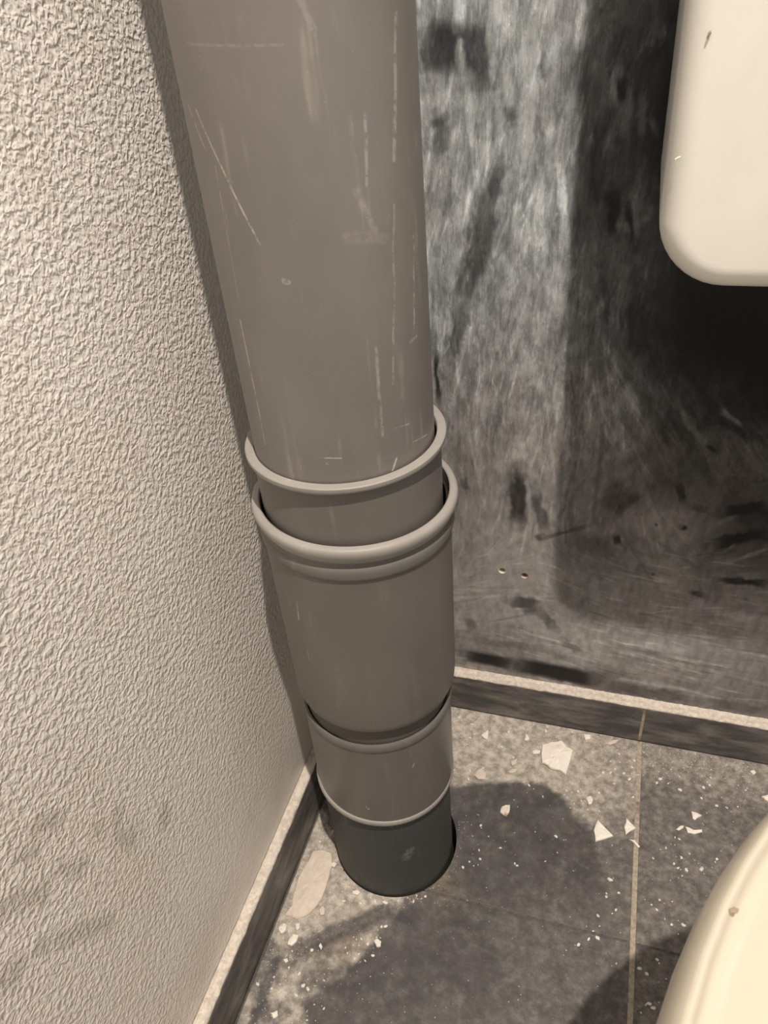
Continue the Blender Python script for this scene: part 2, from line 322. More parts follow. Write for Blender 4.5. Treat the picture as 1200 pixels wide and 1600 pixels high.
#        u0   v0   u1   v1   half-width px, level, strength, softness
STROKES = [(697, 25, 690, 120, 20, .07, .85), (738, 35, 748, 120, 13, .09, .8), (745, 90, 762, 150, 9, .10, .6), (682, 180, 690, 195, 12, .08, .7), (784, 255, 760, 330, 9, .10, .7), (765, 310, 727, 470, 15, .085, .75), (727, 470, 700, 560, 10, .11, .6),
           (700, 190, 676, 240, 8, .12, .6), (793, 165, 797, 190, 6, .1, .6), (846, 60, 848, 130, 3, .12, .5), (858, 150, 850, 240, 9, .18, .5),
           (842, 290, 846, 410, 6, .46, .75), (828, 300, 826, 390, 3, .38, .5), (876, 245, 881, 392, 4, .52, .8), (858, 170, 856, 225, 5, .46, .5), (912, 0, 908, 70, 5, .50, .8), (722, 0, 716, 40, 6, .44, .6), (680, 140, 690, 165, 12, .40, .5),
           (812, 690, 812, 722, 8, .42, .8), (822, 640, 836, 700, 7, .32, .6), (811, 735, 810, 820, 14, .055, .85), (836, 770, 850, 830, 9, .10, .7), (822, 745, 832, 830, 3, .30, .7), (845, 838, 835, 842, 6, .05, .6), (722, 745, 730, 765, 6, .08, .6),
           (749, 540, 742, 720, 3, .34, .6), (790, 600, 783, 760, 3, .31, .5), (708, 420, 700, 500, 4, .34, .5), (690, 480, 688, 560, 4, .40, .6), (682, 550, 684, 630, 3, .02, .9), (718, 560, 716, 740, 4, .26, .5), (735, 480, 760, 430, 4, .30, .4),
           (800, 935, 840, 950, 15, .10, .75), (845, 955, 868, 985, 8, .13, .6), (730, 965, 740, 985, 12, .16, .6), (880, 1000, 905, 1020, 8, .14, .5),
           (727, 1024, 800, 1038, 14, .010, 1.0), (800, 1038, 922, 1060, 18, .010, 1.0), (860, 1050, 925, 1062, 17, .010, 1.0), (940, 1070, 1080, 1092, 12, .09, .6), (1100, 1096, 1200, 1112, 10, .11, .5), (740, 1000, 860, 1016, 8, .17, .4),
           (990, 0, 960, 60, 8, .14, .6), (1015, 0, 1000, 40, 9, .09, .6), (966, 100, 958, 160, 5, .30, .75), (978, 125, 976, 210, 6, .20, .7), (950, 110, 946, 170, 4, .2, .6), (972, 118, 970, 160, 4, .02, .9), (1005, 140, 1000, 220, 3, .14, .8), (1012, 160, 990, 185, 2, .15, .7), (1018, 60, 1015, 75, 4, .2, .7), (1030, 45, 1036, 60, 5, .18, .6), (940, 180, 925, 330, 8, .04, .7),
           (962, 200, 950, 240, 6, .2, .7), (1018, 185, 1024, 215, 3, .16, .7), (1000, 240, 996, 340, 5, .14, .6), (992, 290, 998, 370, 4, .2, .7), (962, 290, 957, 370, 7, .012, .9), (984, 320, 985, 380, 5, .012, .9), (973, 345, 975, 365, 6, .22, .8), (974, 370, 970, 470, 8, .16, .6), (1010, 320, 1012, 345, 5, .18, .7), (912, 100, 914, 175, 7, .20, .6), (900, 260, 895, 390, 3, .22, .7), (917, 260, 915, 390, 8, .07, .5),
           (945, 430, 948, 510, 3, .04, .7), (1000, 430, 995, 560, 10, .02, .6), (978, 430, 965, 560, 4, .19, .5), (940, 560, 930, 600, 10, .08, .5), (1040, 600, 1085, 680, 5, .05, .6), (1050, 620, 1120, 720, 5, .16, .6), (1000, 640, 1050, 740, 7, .17, .5), (985, 590, 1040, 660, 6, .07, .5),
           (1110, 650, 1200, 690, 8, .025, .7), (1130, 640, 1160, 665, 4, .2, .5), (985, 760, 950, 800, 22, .075, .6), (960, 800, 1000, 770, 8, .08, .5), (1105, 695, 1120, 708, 4, .02, .8), (1060, 755, 1068, 785, 4, .02, .8), (1065, 822, 1072, 826, 4, .02, .9), (1025, 818, 1027, 822, 2, .02, .9), (962, 835, 968, 850, 4, .02, .9), (1018, 895, 1020, 899, 2, .02, .9),
           (1130, 800, 1200, 790, 12, .015, .85), (1110, 850, 1200, 835, 10, .015, .85), (1120, 905, 1200, 912, 6, .02, .8), (1080, 925, 1100, 930, 5, .03, .7), (1115, 885, 1200, 858, 3, .24, .8), (1090, 830, 1150, 805, 4, .18, .6), (1097, 840, 1095, 930, 2, .2, .6), (1110, 850, 1105, 900, 2, .2, .6), (1130, 862, 1150, 852, 2, .25, .7), (1080, 790, 1105, 800, 6, .05, .6),
           (900, 850, 960, 855, 18, .10, .5), (985, 900, 1010, 890, 16, .20, .5), (935, 900, 945, 905, 7, .22, .6), (1000, 700, 960, 740, 6, .11, .4), (925, 820, 845, 842, 3, .09, .6), (900, 600, 897, 760, 8, .19, .5)]
gx0, gx1, gz0, gz1, gs = 0.085, 0.445, 0.035, 0.715, 0.0008
def build_dust_lit():
    X, Z = np.meshgrid(np.arange(gx0, gx1, gs), np.arange(gz0, gz1, gs), indexing='ij')
    wx = X+(fbm(X, Z, 55, 21)-0.5)*0.020; wz = Z+(fbm(X, Z, 30, 31)-0.5)*0.030
    RAG = fbm(X, Z*0.6, 150, 131, 4)
    num = np.zeros(X.shape); den = np.zeros(X.shape)+1e-12
    for (u, v, l) in LV:
        p = at_back(u, v); w = np.exp(-((wx-p[0])**2+(0.8*(wz-p[1]))**2)/(2*0.0145**2))+1e-9; num += w*l; den += w
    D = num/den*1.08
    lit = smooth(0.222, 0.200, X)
    D *= 1.0+0.50*smooth(0.19, 0.235, X)*smooth(0.46, 0.34, Z)+0.20*smooth(0.19, 0.235, X)*smooth(0.24, 0.16, Z)+0.32*lit+0.22*lit*smooth(0.28, 0.16, Z)  # lit and shadowed sides of the cistern's shadow edge brightened in the dust colour
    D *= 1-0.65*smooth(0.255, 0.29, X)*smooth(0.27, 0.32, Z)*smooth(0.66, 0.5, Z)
    cs = np.zeros(X.shape); sn = np.zeros(X.shape)
    for (u, v, a) in FLOW:
        p = at_back(u, v); w = 1/(((X-p[0])**2+(Z-p[1])**2)+0.0004)**1.5; a2 = math.radians(2*a); cs += w*math.cos(a2); sn += w*math.sin(a2)
    ang = 0.5*np.arctan2(sn, cs)
    def stroke(a, b, hw, level, k, soft=0.5, mult=None, warp=0.22):
        m = hw*1.8+0.004
        i0, i1 = int((min(a[0], b[0])-m-gx0)/gs), int((max(a[0], b[0])+m-gx0)/gs)+1; j0, j1 = int((min(a[1], b[1])-m-gz0)/gs), int((max(a[1], b[1])+m-gz0)/gs)+1
        i0, j0 = max(i0, 0), max(j0, 0)
        if i1 <= i0 or j1 <= j0 or i0 >= X.shape[0] or j0 >= X.shape[1]: return
        x, z = X[i0:i1, j0:j1], Z[i0:i1, j0:j1]; ex, ez = b[0]-a[0], b[1]-a[1]
        x = x+(wx[i0:i1, j0:j1]-x)*warp; z = z+(wz[i0:i1, j0:j1]-z)*warp*0.5
        t = ((x-a[0])*ex+(z-a[1])*ez)/(ex*ex+ez*ez+1e-12); tc = np.clip(t, 0, 1)
        d = np.hypot(x-a[0]-ex*tc, z-a[1]-ez*tc)
        if mult is None: d = d+(RAG[i0:i1, j0:j1]-0.5)*(hw*1.25+0.0015)*(0.12 if level < 0.0085 else 1.0)
        f = k*smooth(hw*1.35, hw*(1-soft), d)*(1-0.7*np.abs(tc*2-1)**4)
        if mult is None and level >= 0.0085: f = np.clip(f*(0.75+0.55*RAG[i0:i1, j0:j1]), 0, 1)*smooth(0.10, 0.36, RAG[i0:i1, j0:j1]+0.35*f)
        dd = D[i0:i1, j0:j1]
        if mult is not None: dd *= (1+f*(mult-1))
        else: dd += (level-dd)*f
    r = np.random.default_rng(5)
    def hairs(n, l0, l1, w0, w1, m0, m1):
        for _ in range(n):
            x, z = r.uniform(gx0, gx1), r.uniform(gz0, gz1); i, j = min(int((x-gx0)/gs), X.shape[0]-1), min(int((z-gz0)/gs), X.shape[1]-1)
            if z < 0.34 and r.random() < 0.55: continue
            a = ang[i, j]+r.normal(0, 0.13); L = r.uniform(l0, l1)/2; c, s = math.cos(a)*L, math.sin(a)*L
            stroke((x-c, z-s), (x+c, z+s), r.uniform(w0, w1), 0, r.uniform(0.4, 1.0), 0.8, r.uniform(m0, m1), 0.04)
    hairs(420, 0.02, 0.07, 0.003, 0.008, 0.65, 1.38); hairs(900, 0.03, 0.10, 0.0009, 0.0024, 0.62, 1.45)
    for (u0, v0, u1, v1, hw, l, k) in STROKES:
        a, b = at_back(u0, v0), at_back(u1, v1); sc = 1/1500.0
        stroke(a, b, hw*sc*0.95, l*1.35 if l > 0.28 else l*0.8, min(1.0, k*1.15), 0.42)
    hairs(3400, 0.006, 0.035, 0.0004, 0.0011, 0.50, 1.80)
    n = fbm(X*2.2, Z, 120, 77, 4); D *= 0.66+0.68*n
    # a round cleaner trace around the two screw holes
    cx, cz = (HOLES[0][0]+HOLES[1][0])/2-0.0, (HOLES[0][1]+HOLES[1][1])/2; rr = np.hypot(X-cx, Z-cz)
    k = smooth(0.029, 0.0265, rr)*0.5; D = D*(1-k)+0.40*k
    return np.clip(D, 0.003, 0.9)
DUST_LIT = build_dust_lit()
def back_dust_lit(X, Z):
    fx, fz = np.clip((X-gx0)/gs, 0, DUST_LIT.shape[0]-1.001), np.clip((Z-gz0)/gs, 0, DUST_LIT.shape[1]-1.001)
    i, j = fx.astype(int), fz.astype(int); tx, tz = fx-i, fz-j
    d = (DUST_LIT[i, j]*(1-tx)+DUST_LIT[i+1, j]*tx)*(1-tz)+(DUST_LIT[i, j+1]*(1-tx)+DUST_LIT[i+1, j+1]*tx)*tz
    out = (X < gx0) | (X > gx1) | (Z < gz0) | (Z > gz1)
    return np.where(out, 0.12*fbm(X, Z, 14, 55)+0.02, d)
def back_warm(X, Z): return np.clip(smooth(0.50, 0.30, Z)*0.9+(fbm(X, Z, 25, 91)-0.5)*0.7, 0, 1)
xs = steps((0.0, gx0, 0.017), (gx0, gx1, 0.0009), (gx1, 1.2, 0.06)); zs = steps((0.0, gz0, 0.012), (gz0, gz1, 0.0009), (gz1, 1.6, 0.08))
me = grid_plate('wall_back', xs, zs, lambda X, Z: (X, 0*X, Z), HOLES, (0, 0.03, 0), {'dust': back_dust_lit, 'warm': back_warm}, flip=False)
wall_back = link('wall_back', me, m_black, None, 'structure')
for k, (hx, hz, r) in enumerate(HOLES):                     # plastic wall plugs left in the drilled holes
    V, F = [], []; prof = [(1.0, 0.0006), (0.93, 0.0), (0.80, 0.0004), (0.74, 0.004), (0.70, 0.022)]; n = 20
    for (q, y) in prof:
        for i in range(n): a = 2*math.pi*i/n; V.append((hx+math.cos(a)*r*q, y, hz+math.sin(a)*r*q))
    for j in range(len(prof)-1):
        for i in range(n): F.append((j*n+i, j*n+(i+1) % n, (j+1)*n+(i+1) % n, (j+1)*n+i))
    F.append(tuple((len(prof)-1)*n+i for i in range(n)))
    link('wall_plug', mesh_from('wall_plug', V, F), (m_plug, m_plug2)[k], wall_back)

# ------------------------------------------------------------------ floor: screed with the pipe hole, tiles with joints
FH = (PX+0.0014*SIDE[0], PY+0.0014*SIDE[1], 0.0575)
CLEAN = [at_floor(*p) for p in [(690, 1232), (718, 1228), (760, 1222), (810, 1221), (855, 1228), (880, 1246), (900, 1275), (922, 1300), (930, 1335), (945, 1385), (960, 1450), (970, 1620), (500, 1660), (470, 1570), (490, 1550), (530, 1530), (560, 1500), (580, 1475), (610, 1440), (640, 1405), (700, 1370), (712, 1320), (700, 1280)]]
LEFTD = [at_floor(*p) for p in [(500, 1240), (530, 1330), (570, 1380), (640, 1400), (585, 1440), (520, 1465), (470, 1490), (430, 1480), (415, 1440), (400, 1400)]]
def floor_dust(X, Y):
    n = fbm(X, Y, 60, 41)-0.5; n2 = fbm(X, Y, 180, 43)-0.5
    sd = poly_sd(X, Y, CLEAN)+n2*0.006+n*0.004
    back = smooth(-0.135, -0.085, Y+n*0.04)
    base = 0.20+0.62*back+0.10*smooth(0.24, 0.16, X)-0.22*back*smooth(0.25, 0.305, X)                                # dusty towards the back wall
    base = np.where(X > 0.31, 0.24+0.26*smooth(-0.08, -0.03, Y+n*0.03), base)
    left = smooth(0.13, 0.09, X+n*0.03)*smooth(-0.17, -0.20, Y)
    base = np.maximum(base, left*(0.58+n*1.9))
    sd2 = poly_sd(X, Y, LEFTD)+n2*0.006; base = np.maximum(base, 0.85*smooth(0.003, -0.004, sd2))
    edge = smooth(0.0035, -0.0035, sd)
    fade = 1-0.65*smooth(-0.17, -0.22, Y)*smooth(0.19, 0.24, X)
    d = base*(1-edge*fade)+(0.05+0.18*np.clip(n+0.15, 0, 1))*edge*fade
    a, b = np.array(at_floor(470, 1482)), np.array(at_floor(600, 1425)); e = b-a      # wiped grey swipe
    k = np.clip(((X-a[0])*e[0]+(Y-a[1])*e[1])/(e@e), 0, 1); dd = np.hypot(X-a[0]-e[0]*k, Y-a[1]-e[1]*k)
    d = d*(1-0.75*smooth(0.011, 0.004, dd+n2*0.006))
    a, b = np.array(at_floor(395, 1600)), np.array(at_floor(430, 1500)); e = b-a
    k = np.clip(((X-a[0])*e[0]+(Y-a[1])*e[1])/(e@e), 0, 1); dd = np.hypot(X-a[0]-e[0]*k, Y-a[1]-e[1]*k)
    d = d*(1-0.8*smooth(0.007, 0.002, dd+n2*0.008))
    p = at_floor(690, 1385); d = d+0.30*np.exp(-((X-p[0])**2+(Y-p[1])**2)/(2*0.012**2))
    return np.clip(d, 0, 1)
def floor_warm(X, Y):
    p = at_floor(690, 1385); p2 = at_floor(540, 1480); n = fbm(X, Y, 90, 61)
    return np.clip(np.exp(-((X-p[0])**2+(Y-p[1])**2)/(2*0.016**2))*1.2+np.exp(-((X-p2[0])**2+(Y-p2[1])**2)/(2*0.014**2))*1.3*n, 0, 1)
xs = steps((0.0, 0.02, 0.01), (0.02, 0.17, 0.003), (0.17, 1.2, 0.05)); ysf = steps((-1.4, -0.26, 0.05), (-0.26, -0.09, 0.003), (-0.09, 0.0, 0.03))
me = grid_plate('floor', xs, ysf, lambda X, Y: (X, Y, 0*X-0.0022), [FH], (0, 0, -0.05), None)
floor = link('floor', me, m_dkgrout, None, 'structure')
n = 48; V = [(FH[0]+math.cos(2*math.pi*i/n)*FH[2]*1.02, FH[1]+math.sin(2*math.pi*i/n)*FH[2]*1.02, -0.046) for i in range(n)]
link('pipe_pit', mesh_from('pipe_pit', V, [tuple(range(n))], False), m_rubber_shade, floor)  # black disc closing the hole, its darkness put into the colour
TXS = [(0.0117, 0.3082), (0.3118, 0.608), (0.6115, 0.908), (0.9115, 1.19)]; TYS = [(-0.2172, -0.0120), (-0.5172, -0.2188), (-0.8172, -0.5188), (-1.118, -0.8188)]
for i, (x0, x1) in enumerate(TXS):
    for j, (y0, y1) in enumerate(TYS):
        d = 0.0015 if (i == 0 and j < 2) else (0.0025 if (i == 1 and j < 2) else 0.02)
        xs, ysf = steps((x0, x0+0.001, 0.001), (x0+0.001, x1-0.001, d), (x1-0.001, x1, 0.001)), steps((y0, y0+0.001, 0.001), (y0+0.001, y1-0.001, d), (y1-0.001, y1, 0.001))
        to3 = lambda X, Y, x0=x0, x1=x1, y0=y0, y1=y1: (X, Y, np.where((X-x0 < 5e-4) | (x1-X < 5e-4) | (Y-y0 < 5e-4) | (y1-Y < 5e-4), -0.0006, 0.0)*np.where((X-x0 < 5e-4) | (x1-X < 5e-4), 1.0, 0.35))
        me = grid_plate('tile', xs, ysf, to3, [FH] if (i == 0 and j < 2) else [], (0, 0, -0.003), {'dust': floor_dust, 'warm': floor_warm})
        link('tile', me, m_tile, floor)
for (x0, x1) in [(0.3082, 0.3118), (0.608, 0.6115), (0.908, 0.9115)]:
    link('grout_joint', box_mesh('grout_joint', x0-0.0005, x1+0.0005, -1.15, -0.012, -0.005, -0.0004), m_grout, floor)
hc = math.sqrt(FH[2]**2-(-0.218-FH[1])**2)
for (x0, x1, y, m) in ((0.0117, 1.19, -0.518, m_joint), (0.0117, 1.19, -0.818, m_joint), (0.0117, FH[0]-hc-0.0005, -0.218, m_grout), (FH[0]+hc+0.0005, 0.3077, -0.218, m_joint), (0.3123, 1.19, -0.218, m_joint)):
    link('grout_joint', box_mesh('grout_joint', x0, x1, y-0.0011, y+0.0011, -0.006, -0.0001), m, floor)

# ------------------------------------------------------------------ skirtings: tiles with a ragged dusty cement bed on top
def ledge_mesh(name, length, depth, h, seed):
    """ragged strip: runs along +X, depth along +Y, thickness h"""
    nx = int(length/0.003); ny = 5; V = []; F = []; r = np.random.default_rng(seed)
    t = np.linspace(0, length, nx+1); e0 = (fbm(t, t*0, 160, seed)-0.5)*0.0022; e1 = (fbm(t, t*0+2, 160, seed+5)-0.5)*0.0012
    for i in range(nx+1):
        for j in range(ny+1):
            y = e0[i]*(1-j/ny)+0.0006+(depth-0.0006)*j/ny; z = h*(0.45 if j == 0 else 0.8+0.55*r.random()) + (0.0012 if j == ny else 0)
            V.append((t[i], y, z))
        V.append((t[i], max(e0[i]+0.0006, 0.0), -0.0004))
    m = ny+2
    for i in range(nx):
        for j in range(ny): F.append((i*m+j, (i+1)*m+j, (i+1)*m+j+1, i*m+j+1))
        F.append((i*m+ny+1, (i+1)*m+ny+1, (i+1)*m, i*m))
    return mesh_from(name, V, F)
SH_L, ST_L, SH_B, ST_B = 0.0552, 0.0100, 0.0508, 0.0119
bl = empty('baseboard_left'); bl['kind'] = 'structure'
for (y0, y1) in [(-0.520, -0.0125), (-0.824, -0.5225), (-1.13, -0.8265)]:
    link('skirting_tile', box_mesh('skirting_tile', 0.0004, ST_L, y0, y1, 0.0004, SH_L, 0.0006), m_skirt, bl)
o = link('cement_ledge', ledge_mesh('cement_ledge', 1.1, ST_L-0.0004, 0.0016, 11), m_ledge, bl)
o.location = (ST_L, -1.12, SH_L); o.rotation_euler = (0, 0, math.pi/2)
bb = empty('baseboard_back'); bb['kind'] = 'structure'
for (x0, x1) in [(0.0004, 0.3078), (0.3105, 0.610), (0.6125, 0.912), (0.9145, 1.19)]:
    link('skirting_tile', box_mesh('skirting_tile', x0, x1, -ST_B, -0.0004, 0.0004, SH_B, 0.0006), m_skirt, bb)
    if x1 < 1.1: link('joint_filler', box_mesh('joint_filler', x1-0.0003, x1+0.003, -ST_B+0.0005, -0.0004, 0.0004, SH_B-0.0002), m_grout, bb)
o = link('cement_ledge', ledge_mesh('cement_ledge', 1.18, ST_B-0.0004, 0.0016, 17), m_ledge, bb)
o.location = (0.0, -ST_B, SH_B)

# ------------------------------------------------------------------ the drain stack
def lathe(name, prof, off=0.0, tilt=0.0, seg=128, tiltf=0.0):
    """prof: closed loop of (r, z) turned around the stack axis; off shifts sideways; UV = (arc, z) with 0 facing the room"""
    V, F, n = [], [], len(prof)
    for i in range(seg):
        a = 2*math.pi*i/seg+math.pi; s, c = math.sin(a), math.cos(a)
        for (r, z) in prof:
            V.append((PX+SIDE[0]*(off+r*s)+FRONT[0]*r*c, PY+SIDE[1]*(off+r*s)+FRONT[1]*r*c, z+tilt*r*s+tiltf*r*c))
    for i in range(seg):
        k = (i+1) % seg
        for j in range(n): F.append((i*n+j, k*n+j, k*n+(j+1) % n, i*n+(j+1) % n))
    me = mesh_from(name, V, F)
    uv = me.uv_layers.new(name='UVMap'); UVd = np.zeros((len(me.loops), 2), np.float32)
    for p in me.polygons:
        i, j = p.index // n, p.index % n
        for li, (ii, jj) in zip(p.loop_indices, ((i, j), (i+1, j), (i+1, (j+1) % n), (i, (j+1) % n))):
            UVd[li] = ((2*math.pi*ii/seg-math.pi)*prof[jj][0], prof[jj][1])
    uv.data.foreach_set('uv', UVd.ravel())
    bm = bmesh.new(); bm.from_mesh(me); bmesh.ops.recalc_face_normals(bm, faces=bm.faces[:])
    for e in bm.edges:
        if len(e.link_faces) == 2 and e.calc_face_angle(0) > 0.7: e.smooth = False
    bm.to_mesh(me); bm.free(); return me
def arc(cr, cz, rr, a0, a1, n=6, rz=None):
    return [(cr+rr*math.cos(math.radians(a0+(a1-a0)*i/n)), cz+(rz or rr)*math.sin(math.radians(a0+(a1-a0)*i/n))) for i in range(n+1)]

def dense(a, b, n): return [(a[0]+(b[0]-a[0])*i/n, a[1]+(b[1]-a[1])*i/n) for i in range(n)]
up = link('drain_pipe', lathe('drain_pipe', dense((0.0545, 1.45), (0.0545, 0.412), 20)+[(0.0545, 0.412), (0.0513, 0.412), (0.0513, 1.45)], 0.0004), m_pvc)
tag(up, 'long straight grey plastic drain pipe, scratched, rising out of the uppermost collar', 'pipe')

sl = empty('pipe_sleeve', (0, 0, 0)); tag(sl, 'short grey collar with a pale lip hugging the long upper pipe', 'pipe collar')
link('sleeve_body', lathe('sleeve_body', [(0.0574, 0.4425), (0.0572, 0.40), (0.0570, 0.352), (0.0556, 0.352), (0.0556, 0.4425)], 0.0013), m_pvc2, sl)
rim = link('lip', lathe('lip', [(0.0553, 0.4466), (0.0558, 0.4472), (0.0604, 0.4472), (0.0610, 0.4466), (0.0611, 0.4445), (0.0605, 0.4432), (0.0590, 0.4424), (0.0574, 0.4420), (0.0553, 0.4420)], 0.0010, 0.008), m_rim, sl)

so = empty('pipe_socket', (0, 0, 0)); tag(so, 'wide grey pipe socket with thick rolled rim and a raised bead, middle of the stack', 'pipe socket')
link('socket_body', lathe('socket_body', [(0.0626, 0.3955), (0.0622, 0.3925), (0.0620, 0.3905), (0.0618, 0.384), (0.0616, 0.378)]+dense((0.0614, 0.374), (0.0608, 0.25), 8)+[(0.0606, 0.243), (0.0602, 0.2385), (0.0594, 0.2362), (0.0580, 0.2355), (0.0575, 0.24), (0.0588, 0.36), (0.0600, 0.3955)], 0.0020, -0.02), m_pvc2, so)
link('rim', lathe('rim', [(0.0604, 0.4062), (0.0612, 0.4068), (0.0640, 0.4064), (0.0652, 0.4055), (0.0658, 0.4036), (0.0656, 0.4012), (0.0648, 0.3988), (0.0637, 0.3966), (0.0628, 0.3950), (0.0618, 0.3945), (0.0602, 0.3945), (0.0602, 0.402)], 0.0024, -0.03), m_rim, so)
link('bead', lathe('bead', [(0.0612, 0.3912), (0.0621, 0.3905), (0.0629, 0.3890), (0.0632, 0.3870), (0.0632, 0.3835), (0.0629, 0.3818), (0.0620, 0.3804), (0.0612, 0.3796)], 0.0022, -0.025), m_pvc2, so)
link('rubber_seal', lathe('rubber_seal', [(0.0584, 0.3985), (0.0594, 0.3990), (0.0601, 0.3985), (0.0601, 0.390), (0.0584, 0.390)], 0.0020, -0.02), m_rubber_shade, so)

lc = empty('pipe_coupling', (0, 0, 0)); tag(lc, 'glossy grey lower pipe coupling with thin pale ring at its bottom edge', 'pipe coupling')
link('coupling_body', lathe('coupling_body', [(0.0574, 0.212), (0.0577, 0.19), (0.0577, 0.121), (0.0560, 0.121), (0.0556, 0.16), (0.0556, 0.212)], 0.0006), m_pvc3, lc)
link('lip', lathe('lip', [(0.0560, 0.2178), (0.0576, 0.2180), (0.0583, 0.2168), (0.0583, 0.2110), (0.0576, 0.2092), (0.0560, 0.2092)], 0.0010), m_pvc2, lc)
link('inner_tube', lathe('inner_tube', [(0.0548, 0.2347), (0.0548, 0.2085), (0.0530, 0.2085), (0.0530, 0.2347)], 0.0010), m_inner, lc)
link('bottom_ring', lathe('bottom_ring', [(0.0560, 0.1215)]+arc(0.0578, 0.1180, 0.0012, 90, -90, 8, 0.0030)+[(0.0560, 0.1145)], -0.0002, -0.03), m_rim, lc)
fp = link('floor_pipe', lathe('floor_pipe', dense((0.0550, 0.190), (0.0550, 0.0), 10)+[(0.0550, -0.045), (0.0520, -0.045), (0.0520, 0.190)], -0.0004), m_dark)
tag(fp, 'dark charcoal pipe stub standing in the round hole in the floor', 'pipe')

# ------------------------------------------------------------------ cistern on the back wall
def ring_loft(name, rings, cap0=True, cap1=True, smooth_=True):
    V, F, n = [], [], len(rings[0])
    for rg in rings: V += rg
    for k in range(len(rings)-1):
        for i in range(n): F.append((k*n+i, k*n+(i+1) % n, (k+1)*n+(i+1) % n, (k+1)*n+i))
    if cap0: F.append(tuple(reversed(range(n))))
    if cap1: F.append(tuple((len(rings)-1)*n+i for i in range(n)))
    me = mesh_from(name, V, F, smooth_); bm = bmesh.new(); bm.from_mesh(me); bmesh.ops.recalc_face_normals(bm, faces=bm.faces[:]); bm.to_mesh(me); bm.free(); return me
def rrect(x0, x1, z0, z1, r, rt, inset, seg=10):
    x0, x1, z0, z1 = x0+inset, x1-inset, z0+inset, z1-inset; r, rt = max(r-inset, 0.002), max(rt-inset, 0.002); P = []
    for (cx, cz, q, a0) in ((x0+r, z0+r, r, 180), (x1-r, z0+r, r, 270), (x1-rt, z1-rt, rt, 0), (x0+rt, z1-rt, rt, 90)):
        for i in range(seg+1): a = math.radians(a0+90*i/seg); P.append((cx+q*math.cos(a), cz+q*math.sin(a)))
    return P
CX0, CX1, CZ0, CZ1, CD = 0.2558, 0.647, 0.5280, 1.06, 0.145
def cist_ring(inset, y):
    out = []
    for (x, z) in rrect(CX0, CX1, CZ0, CZ1, 0.033, 0.006, inset):
        k = min(z-0.58, 0.10)*0.06; x += -k if x < (CX0+CX1)/2 else k
        out.append((x, y, z))
    return out
FR = 0.013
rings = [cist_ring(0.006, -0.002), cist_ring(0.0, -0.012)]+[cist_ring(0.0, -y) for y in (0.04, 0.08, 0.12)]
rings += [cist_ring(FR*(1-math.cos(math.radians(a))), -(CD-FR+FR*math.sin(math.radians(a)))) for a in range(0, 91, 9)]
rings += [cist_ring(0.05, -CD-0.0006)]
ci = empty('toilet_cistern', (0.45, -0.1, CZ0)); tag(ci, 'cream white toilet cistern with rounded lower corner on the black wall', 'cistern')
def child(o, me, mat, parent):
    c = link(o, me, mat, parent); c.matrix_parent_inverse = Matrix.Translation(-Vector(parent.location)); return c
child('tank', ring_loft('tank', rings), m_ceramic, ci)
child('tank_lid', box_mesh('tank_lid', CX0-0.010, CX1+0.010, -CD-0.004, -0.004, CZ1+0.0005, CZ1+0.028, 0.008, 3), m_ceramic, ci)
def disc_mesh(name, cx, cy, z0, z1, r, n=32):
    R = [[(cx+math.cos(2*math.pi*i/n)*q, cy+math.sin(2*math.pi*i/n)*q, z) for i in range(n)] for (q, z) in ((r, z0), (r, z1-0.001), (r-0.001, z1))]
    return ring_loft(name, R)
child('flush_button', disc_mesh('flush_button', 0.45, -0.075, CZ1+0.028, CZ1+0.034, 0.022), m_chrome, ci)

# ------------------------------------------------------------------ toilet
TCX, TCY, TA, TB = 0.4505, -0.515, 0.18, 0.24
def sup(a, b, z, cx=TCX, cy=TCY, n=72, e=2.08):
    out = []
    for i in range(n):
        t = 2*math.pi*i/n; c, s = math.cos(t), math.sin(t)
        out.append((cx+a*math.copysign(abs(c)**(2/e), c), cy+b*math.copysign(abs(s)**(2/e), s), z))
    return out
to = empty('toilet', (TCX, TCY, 0)); tag(to, 'cream toilet with closed lid in the lower right corner', 'toilet')
R = [sup(0.112, 0.20, 0.0005, cy=-0.50), sup(0.112, 0.20, 0.02, cy=-0.50), sup(0.098, 0.18, 0.06, cy=-0.50), sup(0.098, 0.175, 0.14, cy=-0.50), sup(0.120, 0.195, 0.22, cy=-0.505), sup(0.152, 0.215, 0.29), sup(0.168, 0.226, 0.335), sup(0.170, 0.228, 0.352), sup(0.164, 0.222, 0.358)]
child('bowl', ring_loft('bowl', R), m_ceramic, to)
R = [sup(TA-0.010, TB-0.010, 0.360), sup(TA-0.005, TB-0.005, 0.363), sup(TA-0.004, TB-0.004, 0.372), sup(TA-0.008, TB-0.008, 0.3775)]
child('seat', ring_loft('seat', R), m_seat, to)
LID = [(0.006, 0.3785), (0.0015, 0.380), (0.0, 0.384), (0.0004, 0.391), (0.0014, 0.3985), (0.0034, 0.4050), (0.0056, 0.4092), (0.0072, 0.4106), (0.0084, 0.4104), (0.0094, 0.4080), (0.0104, 0.4058), (0.0120, 0.4050), (0.018, 0.4066), (0.03, 0.4090), (0.06, 0.4120), (0.10, 0.4145), (0.15, 0.4155)]
child('lid', ring_loft('lid', [sup(TA-i, TB-i, z) for i, z in LID]), m_seat, to)
for s in (-1, 1):
    child('hinge', box_mesh('hinge', TCX+s*0.045-0.013, TCX+s*0.045+0.013, TCY+TB-0.020, TCY+TB+0.006, 0.356, 0.388, 0.006, 3), m_seat, to)

